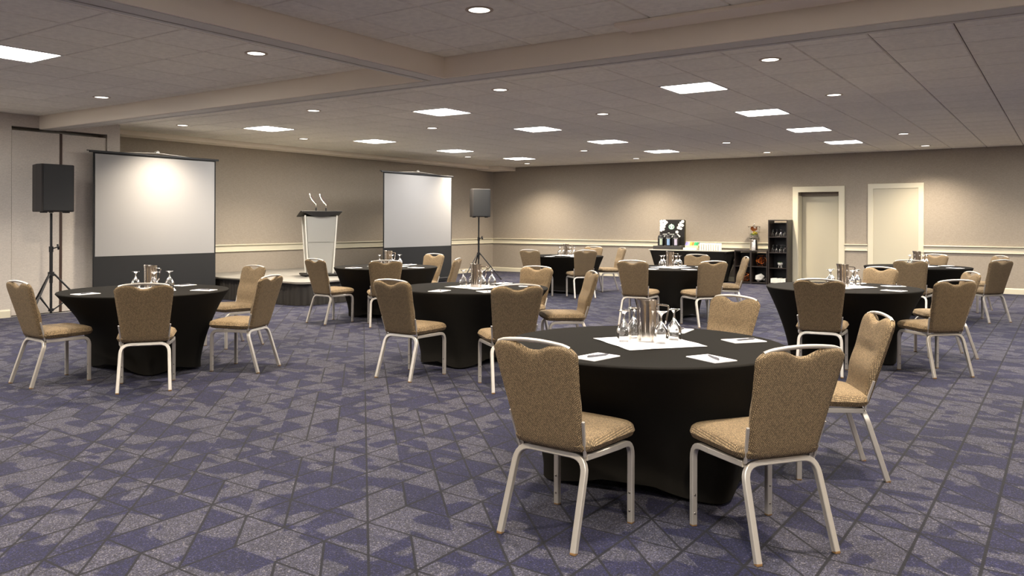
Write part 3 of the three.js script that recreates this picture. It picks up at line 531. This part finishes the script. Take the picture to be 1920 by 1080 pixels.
function speakerOnStand(x, z, turn, where, rotLegs) {
  const st = thing('speaker_stand', `black tripod speaker stand ${where}`, 'speaker stand', [x, 0, z], rotLegs, 'tripod speaker stands');
  part('pole', bar([0, 0.06, 0], [0, 1.515, 0], 0.0175, 14), M.black, st);
  part('sleeve', flat([bar([0, 0.5, 0], [0, 0.98, 0], 0.023, 14), bar([0, 0.95, 0], [0, 1.03, 0], 0.03, 14)]), M.black, st);
  part('knob', flat([bar([0.02, 1.0, 0], [0.08, 1.02, 0], 0.009), bar([0.075, 1.02, -0.0], [0.1, 1.025, 0], 0.042, 18)]), M.black, st);
  part('hub', bar([0, 0.6, 0], [0, 0.66, 0], 0.042, 16), M.black, st);
  part('lower_hub', bar([0, 0.09, 0], [0, 0.13, 0], 0.035, 16), M.black, st);
  for (let k = 0; k < 3; k++) { const a = k * 120 * R, c = Math.cos(a), s = Math.sin(a); const l = part('leg', bar([c * 0.04, 0.63, s * 0.04], [c * 0.56, 0.016, s * 0.56], 0.0135, 10), M.black, st); part('rubber_foot', bar([c * 0.53, 0.05, s * 0.53], [c * 0.57, 0.006, s * 0.57], 0.019, 10), M.dark, l); part('brace', bar([c * 0.03, 0.11, s * 0.03], [c * 0.3, 0.32, s * 0.3], 0.009, 8), M.black, st); }
  const sp = thing('loudspeaker', `black loudspeaker raised on a tripod stand ${where}`, 'loudspeaker', [x, 1.52, z], turn, 'loudspeakers on stands');
  const sh = new THREE.Shape([[-0.22, 0.17], [0.22, 0.17], [0.22, 0.02], [0.15, -0.2], [-0.15, -0.2], [-0.22, 0.02]].map(p => new THREE.Vector2(p[0], -p[1])));
  const cab = new THREE.ExtrudeGeometry(sh, { depth: 0.66, bevelEnabled: true, bevelThickness: 0.012, bevelSize: 0.012, bevelSegments: 2 }); cab.rotateX(-Math.PI / 2); cab.translate(0, 0.024, 0);
  part('cabinet', cab, M.spk, sp); part('grille', rbox(0.415, 0.65, 0.012, 0.004, 0, 0.355, 0.187), M.grille, sp);
  for (const s of [-1, 1]) part('bumper', rbox(0.06, 0.02, 0.1, 0.006, s * 0.16, 0.006, 0.1), M.black, sp);
  part('pole_socket', bar([0, 0.0, 0], [0, 0.03, 0], 0.03, 14), M.black, sp);
}
speakerOnStand(-12.17, -5.9, 92 * R, 'before the folding partition', 1.15);
speakerOnStand(-11.92, -15.9, 58 * R, 'near the far corner', 0.45);

// ---------------------------------------------------------------- coffee buffet along the back wall
{
  const cx = -7.45, cz = -18.5, hx = 0.97, hz = 0.37, H = 0.735;
  const tb = thing('buffet_table', 'long coffee buffet table in black stretch cloth with pale top', 'table', [cx, 0, cz]);
  part('tabletop', box(-hx + 0.02, hx - 0.02, H - 0.03, H - 0.006, -hz + 0.02, hz - 0.02), M.wood, tb);
  for (const a of [-1, 1]) for (const b of [-1, 1]) part('leg', bar([a * 0.72, 0.02, b * 0.24], [a * 0.72, H - 0.03, b * 0.24], 0.014), M.alu, tb);
  const NA = 96, sup = (a, X, Z, p) => { const c = Math.cos(a), s = Math.sin(a); return 1 / Math.pow(Math.pow(Math.abs(c) / X, p) + Math.pow(Math.abs(s) / Z, p), 1 / p); };
  const sk = fixOut(grid(NA, 14, (u, v) => { const a = u * 2 * Math.PI, r0 = sup(a, hx, hz, 24), r1 = sup(a, hx - 0.17, hz - 0.07, 14), s = Math.min(1, v * 1.1) ** 0.9, r = r0 * (1 - s) + r1 * s; const ca = Math.atan2(hz - 0.07, hx - 0.17); let aa = Math.abs(a > Math.PI ? a - 2 * Math.PI : a); aa = Math.min(aa, Math.PI - aa); const hem = 0.012 + 0.07 * Math.min(1, Math.abs(aa - ca) * 1.4); return [r * Math.cos(a), H * (1 - v) + hem * v, r * Math.sin(a), a, v]; }, true));
  part('cloth', sk, M.blackCloth, tb);
  part('top_board', rbox(hx * 2 + 0.02, 0.022, hz * 2 + 0.02, 0.006, 0, H + 0.012, 0), std({ color: 0xb9b3a4, roughness: 0.5 }), tb);
  const Y = H + 0.024;
  solo('riser_tray', rbox(0.74, 0.085, 0.34, 0.008, 0, 0.043, 0), std({ color: 0x2c2a29, roughness: 0.6 }), 'dark box riser under the coffee dispensers on the buffet', 'riser', undefined, [-8.0, Y, -18.42]);
  // sign board
  const cv = document.createElement('canvas'); cv.width = 512; cv.height = 600; const g = cv.getContext('2d');
  g.fillStyle = '#15110f'; g.fillRect(0, 0, 512, 600);
  const flower = (x, y, r) => { g.fillStyle = '#efece2'; for (let k = 0; k < 5; k++) { g.beginPath(); g.arc(x + Math.cos(k * 1.257) * r * 0.55, y + Math.sin(k * 1.257) * r * 0.55, r * 0.5, 0, 7); g.fill(); } g.fillStyle = '#8a8a70'; g.beginPath(); g.arc(x, y, r * 0.16, 0, 7); g.fill(); };
  for (const [x, y, r] of [[30, 40, 40], [95, 30, 38], [140, 60, 30], [40, 110, 42], [100, 100, 36], [30, 180, 40], [85, 165, 34], [25, 245, 36], [75, 230, 28], [480, 40, 36], [440, 70, 30], [420, 120, 40], [470, 130, 34], [395, 185, 38], [440, 205, 30], [360, 285, 34], [375, 360, 28], [340, 380, 22], [410, 385, 22]]) flower(x, y, r);
  g.fillStyle = '#1f6b4a'; g.beginPath(); g.arc(245, 165, 66, 0, 7); g.fill();
  g.fillStyle = '#dfeadd'; g.beginPath(); g.arc(245, 165, 58, 0, 7); g.fill(); g.fillStyle = '#1f6b4a'; for (const s of [-1, 1]) { g.beginPath(); g.ellipse(245 + s * 30, 172, 9, 34, s * 0.25, 0, 7); g.fill(); g.beginPath(); g.ellipse(245 + s * 13, 140, 5, 12, 0, 0, 7); g.fill(); } g.fillStyle = '#dfeadd'; g.beginPath(); g.moveTo(245, 88); g.lineTo(262, 122); g.lineTo(228, 122); g.fill();
  g.fillStyle = '#efece2'; g.fillRect(168, 304, 40, 10);
  for (let k = 0; k < 13; k++) g.fillRect(62 + k * 19, 332, 12 + 4 * (k % 2), 16); for (let k = 0; k < 9; k++) { g.fillRect(60 + k * 28, 372, 9, 40); g.fillRect(60 + k * 28, k % 2 ? 372 : 402, 22, 10); }
  const ct = new THREE.CanvasTexture(cv); ct.colorSpace = THREE.SRGBColorSpace;
  const sg = thing('coffee_sign', 'black coffee sign board with white flowers and round green emblem', 'sign', [-8.0, Y + 0.086, -18.55], 0.05);
  const plain = std({ color: 0x191513, roughness: 0.5 }), face = std({ map: ct, roughness: 0.45 });
  part('board', rbox(0.63, 0.63, 0.016, 0.003, 0, 0.32, 0), plain, sg);
  part('print', new THREE.PlaneGeometry(0.625, 0.625).translate(0, 0.32, 0.0092), face, sg);
  part('side_wing', box(0.306, 0.314, 0.0, 0.62, -0.09, -0.009), std({ color: 0x5a5238, roughness: 0.6 }), sg);
  // airpots
  const potBody = lathe([[0, 0], [0.078, 0], [0.08, 0.006], [0.08, 0.19], [0.074, 0.205], [0.07, 0.235], [0.055, 0.255], [0.02, 0.262], [0, 0.262]], 28);
  [['pale green', 0xb8c6ae], ['light blue', 0x8eaed0], ['pale lilac', 0xcabfd0]].forEach(([nm, col], k) => {
    const a = thing('coffee_airpot', `black coffee airpot with a ${nm} front label on the riser`, 'coffee pot', [-8.21 + k * 0.19, Y + 0.086, -18.37], 0.42, 'coffee airpots on the riser');
    part('body', potBody, M.black, a); part('label', new THREE.CylinderGeometry(0.0812, 0.0812, 0.15, 12, 1, true, -0.42, 0.84).translate(0, 0.095, 0), std({ color: col, roughness: 0.5 }), a);
    part('name_band', new THREE.CylinderGeometry(0.0812, 0.0812, 0.008, 14, 1, true, -0.7, 1.4).translate(0, 0.186, 0), M.white, a);
    part('spout', flat([bar([0, 0.215, 0.06], [0, 0.222, 0.11], 0.011), bar([0, 0.222, 0.105], [0, 0.2, 0.112], 0.009)]), M.black, a);
    part('pump_handle', flat([bar([-0.06, 0.24, 0], [0, 0.285, 0], 0.006), bar([0.06, 0.24, 0], [0, 0.285, 0], 0.006), bar([-0.03, 0.282, 0], [0.03, 0.282, 0], 0.008)]), M.black, a);
  });
  const tx = thing('tea_tray', 'cream two-step tray for tea packets on the buffet', 'tray', [-7.44, Y, -18.4]);
  part('lower_step', rbox(0.33, 0.05, 0.24, 0.005, 0, 0.025, 0), M.white, tx); part('upper_step', rbox(0.33, 0.05, 0.12, 0.005, 0, 0.076, -0.06), std({ color: 0xd8cf9e, roughness: 0.6 }), tx);
  [['lilac', 0x8d86c4], ['pale lilac', 0xa9a2cf], ['yellow', 0xe8c64f], ['orange', 0xe67b2e], ['bright green', 0x2fb26a], ['dark green', 0x1f9457]].forEach(([nm, c], k) => { const m = solo('tea_packet', rbox(0.052, 0.085, 0.008, 0.003), std({ color: c, roughness: 0.5 }), `${nm} tea packet leaning in the cream tea tray`, 'tea packet', 'tea packets in the tray', [-7.575 + k * 0.054, Y + 0.143, -18.43]); m.rotation.z = -0.3; m.rotation.x = -0.25; });
  const cup = []; for (let k = 0; k < 6; k++) cup.push([0.024 + 0.0005, k * 0.024], [0.0262, k * 0.024 + 0.016], [0.0275, k * 0.024 + 0.018], [0.0275, k * 0.024 + 0.022], [0.0245, k * 0.024 + 0.0235]); cup.push([0.022, 0.145], [0.02, 0.17], [0, 0.17]);
  const stackG = lathe(cup, 18);
  for (let r = 0; r < 2; r++) for (let k = 0; k < 9; k++) solo('cup_stack', stackG, M.white, 'stack of white paper cups standing in rows on the buffet', 'paper cups', 'stacks of paper cups', [-7.19 + k * 0.058, Y, -18.34 - r * 0.07]);
}
// shelving
{
  const F = -18.55, D = 0.4, B = F - D, t = 0.022;
  const low = thing('cube_shelf', 'low dark wood cube shelf with four open compartments beside the buffet', 'shelf', [-6.06, 0, 0]);
  const w = 0.385, h = 0.768;
  for (const s of [-1, 0, 1]) part('upright', box(s * (w - t / 2) - t / 2 * (s === 0 ? 1.6 : 1), s * (w - t / 2) + t / 2 * (s === 0 ? 1.6 : 1), 0, h - t, B, F), M.wood, low);
  part('top', rbox(2 * w, t, D, 0.002, 0, h - t / 2, F - D / 2), M.wood, low); part('shelf', box(-w + t, w - t, 0.39, 0.39 + t * 0.8, B, F - 0.004), M.wood, low); part('bottom', box(-w + t, w - t, 0.02, 0.02 + t, B, F - 0.004), M.wood, low);
  part('back_panel', box(-w + t, w - t, 0.04, h - t - 0.045, B + 0.002, B + 0.008), M.black, low);
  const tall = thing('tall_shelf', 'tall narrow dark wood shelf with glasses standing beside the recessed door', 'shelf', [-5.44, 0, 0]);
  const v = 0.217, H = 1.478, ys = [0.385, 0.735, 1.09];
  for (const s of [-1, 1]) part('upright', box(s * (v - t / 2) - t / 2, s * (v - t / 2) + t / 2, 0, H, B, F + 0.01), M.wood, tall);
  part('top', box(-v + t, v - t, H - t, H, B, F + 0.01), M.wood, tall); part('bottom', box(-v + t, v - t, 0.02, 0.02 + t, B, F), M.wood, tall);
  for (const y of ys) part('shelf', box(-v + t, v - t, y - 0.014, y, B, F), M.wood, tall);
  part('back_panel', box(-v + t, v - t, 0.04, H - t - 0.05, B + 0.002, B + 0.008), M.black, tall);
  for (const y of [0.735, 1.09]) for (let k = 0; k < 4; k++) solo('goblet', gobletG, M.glass, `clear goblet upside down on the tall shelf's ${y > 1 ? 'upper' : 'lower'} glass row`, 'glass', 'goblets on the tall shelf', [-5.44 - 0.135 + k * 0.09, y + 0.001, F - 0.09]);
  // planter bowl
  const pl = thing('footed_planter', 'small white footed bowl with a green plant on the tall shelf', 'planter', [-5.42, 0.386, F - 0.13]);
  part('bowl', lathe([[0, 0.05], [0.03, 0.052], [0.055, 0.075], [0.062, 0.115], [0.058, 0.115], [0.05, 0.09], [0, 0.08]], 24), M.white, pl);
  for (let k = 0; k < 3; k++) { const a = k * 2.094 + 0.4; part('leg', bar([Math.cos(a) * 0.028, 0.06, Math.sin(a) * 0.028], [Math.cos(a) * 0.042, 0.002, Math.sin(a) * 0.042], 0.006), M.white, pl); }
  for (let k = 0; k < 12; k++) { const a = k * 2.4, g = new THREE.ConeGeometry(0.009, 0.06, 5); g.rotateX(0.5 + 0.3 * hash(k, 1)); g.rotateY(a); g.translate(0.02 * Math.sin(a), 0.12, 0.02 * Math.cos(a)); part('leaf', g, std({ color: 0x4f6b2c, roughness: 0.6 }), pl); }
  for (let k = 0; k < 9; k++) solo('white_book', rbox(0.034, 0.1 + 0.004 * (k % 3), 0.15, 0.003, 0, 0.05 + 0.002 * (k % 3), 0), M.white, 'white book standing on the bottom of the tall shelf', 'book', 'white books on the tall shelf', [-5.44 - 0.15 + k * 0.0375, 0.043, F - 0.1]);
  // copper wire polyhedra
  const wire = (r) => { const g = new THREE.IcosahedronGeometry(r, 0), e = new THREE.EdgesGeometry(g), p = e.attributes.position, out = []; for (let i = 0; i < p.count; i += 2) out.push(bar([p.getX(i), p.getY(i), p.getZ(i)], [p.getX(i + 1), p.getY(i + 1), p.getZ(i + 1)], 0.0055, 6)); return flat(out); };
  const o1 = thing('wire_ornament', 'copper wire polyhedron in the cube shelf\'s upper compartment', 'ornament', [-5.87, 0.41 + 0.125, F - 0.17], 0.4); part('outer_frame', wire(0.135), M.copper, o1); part('inner_frame', wire(0.07), M.copper, o1);
  const o2 = thing('wire_ornament', 'copper wire polyhedron in the cube shelf\'s lower compartment', 'ornament', [-6.2, 0.044 + 0.105, F - 0.14], 0.9); part('outer_frame', wire(0.115), M.copper, o2);
  const fv = new THREE.IcosahedronGeometry(0.11, 0); fv.scale(1.15, 0.85, 0.9); fv.rotateZ(0.35); fv.translate(0, 0.098, 0); solo('faceted_vase', fv, M.white, 'white faceted vase lying in the cube shelf\'s lower compartment', 'vase', undefined, [-5.9, 0.044, F - 0.16], 0.5);
  const cr = new THREE.OctahedronGeometry(0.05, 0); cr.translate(0, 0.05, 0); solo('glass_ornament', cr, M.glass, 'clear faceted glass ornament beside the white faceted vase', 'ornament', undefined, [-5.75, 0.046, F - 0.1]);
  // drink dispenser
  const dd = thing('drink_dispenser', 'glass drink dispenser with fruit on a steel base on cube shelf', 'dispenser', [-6.05, 0.769, -18.76]);
  part('steel_base', lathe([[0, 0], [0.1, 0], [0.102, 0.004], [0.078, 0.245], [0.07, 0.25], [0, 0.25]], 32), M.steel, dd);
  part('jar', lathe([[0.07, 0.255], [0.1, 0.262], [0.112, 0.3], [0.132, 0.53], [0.136, 0.55], [0.132, 0.55], [0.128, 0.53], [0.108, 0.3], [0.09, 0.268], [0, 0.262]], 32), M.glass, dd);
  part('lid', lathe([[0, 0.582], [0.05, 0.578], [0.13, 0.562], [0.15, 0.556], [0.15, 0.55], [0, 0.55]].reverse(), 32), M.steel, dd);
  part('lid_knob', lathe([[0.008, 0.575], [0.008, 0.595], [0.02, 0.605], [0.016, 0.622], [0, 0.626]], 16), M.steel, dd);
  part('tap', flat([bar([0, 0.225, 0.06], [0, 0.225, 0.12], 0.01), bar([0, 0.235, 0.115], [0, 0.195, 0.115], 0.009), bar([-0.02, 0.25, 0.105], [0.02, 0.25, 0.105], 0.006)]), M.steel, dd);
  const fm = [std({ color: 0xd9761c, roughness: 0.5 }), std({ color: 0xe8d23a, roughness: 0.5 }), std({ color: 0x6b8f2a, roughness: 0.6 })];
  [[0.0, 0.48, 0.03, 0], [-0.04, 0.5, 0.0, 0], [0.05, 0.5, -0.01, 0], [0.01, 0.41, 0.04, 1], [0.03, 0.395, -0.02, 1], [-0.03, 0.375, 0.03, 2], [0.03, 0.36, 0.05, 2]].forEach(([x, y, z, k], i) => { const g = new THREE.CylinderGeometry(0.042, 0.042, 0.014, 18); g.rotateX(0.9 + i * 0.4); g.rotateY(i * 0.8); g.translate(x, y, z); solo('fruit_slice', g, fm[k], ['orange slice in the upper part of the glass drink dispenser', 'lemon slice in the middle of the glass drink dispenser', 'lime slice low in the glass drink dispenser'][k], 'fruit', 'fruit slices in the dispenser', [-6.05, 0.769, -18.76]); });
}
scene.traverse(o => { if (o.isMesh) { o.castShadow = true; o.receiveShadow = true; } });
renderer.render(scene, camera);
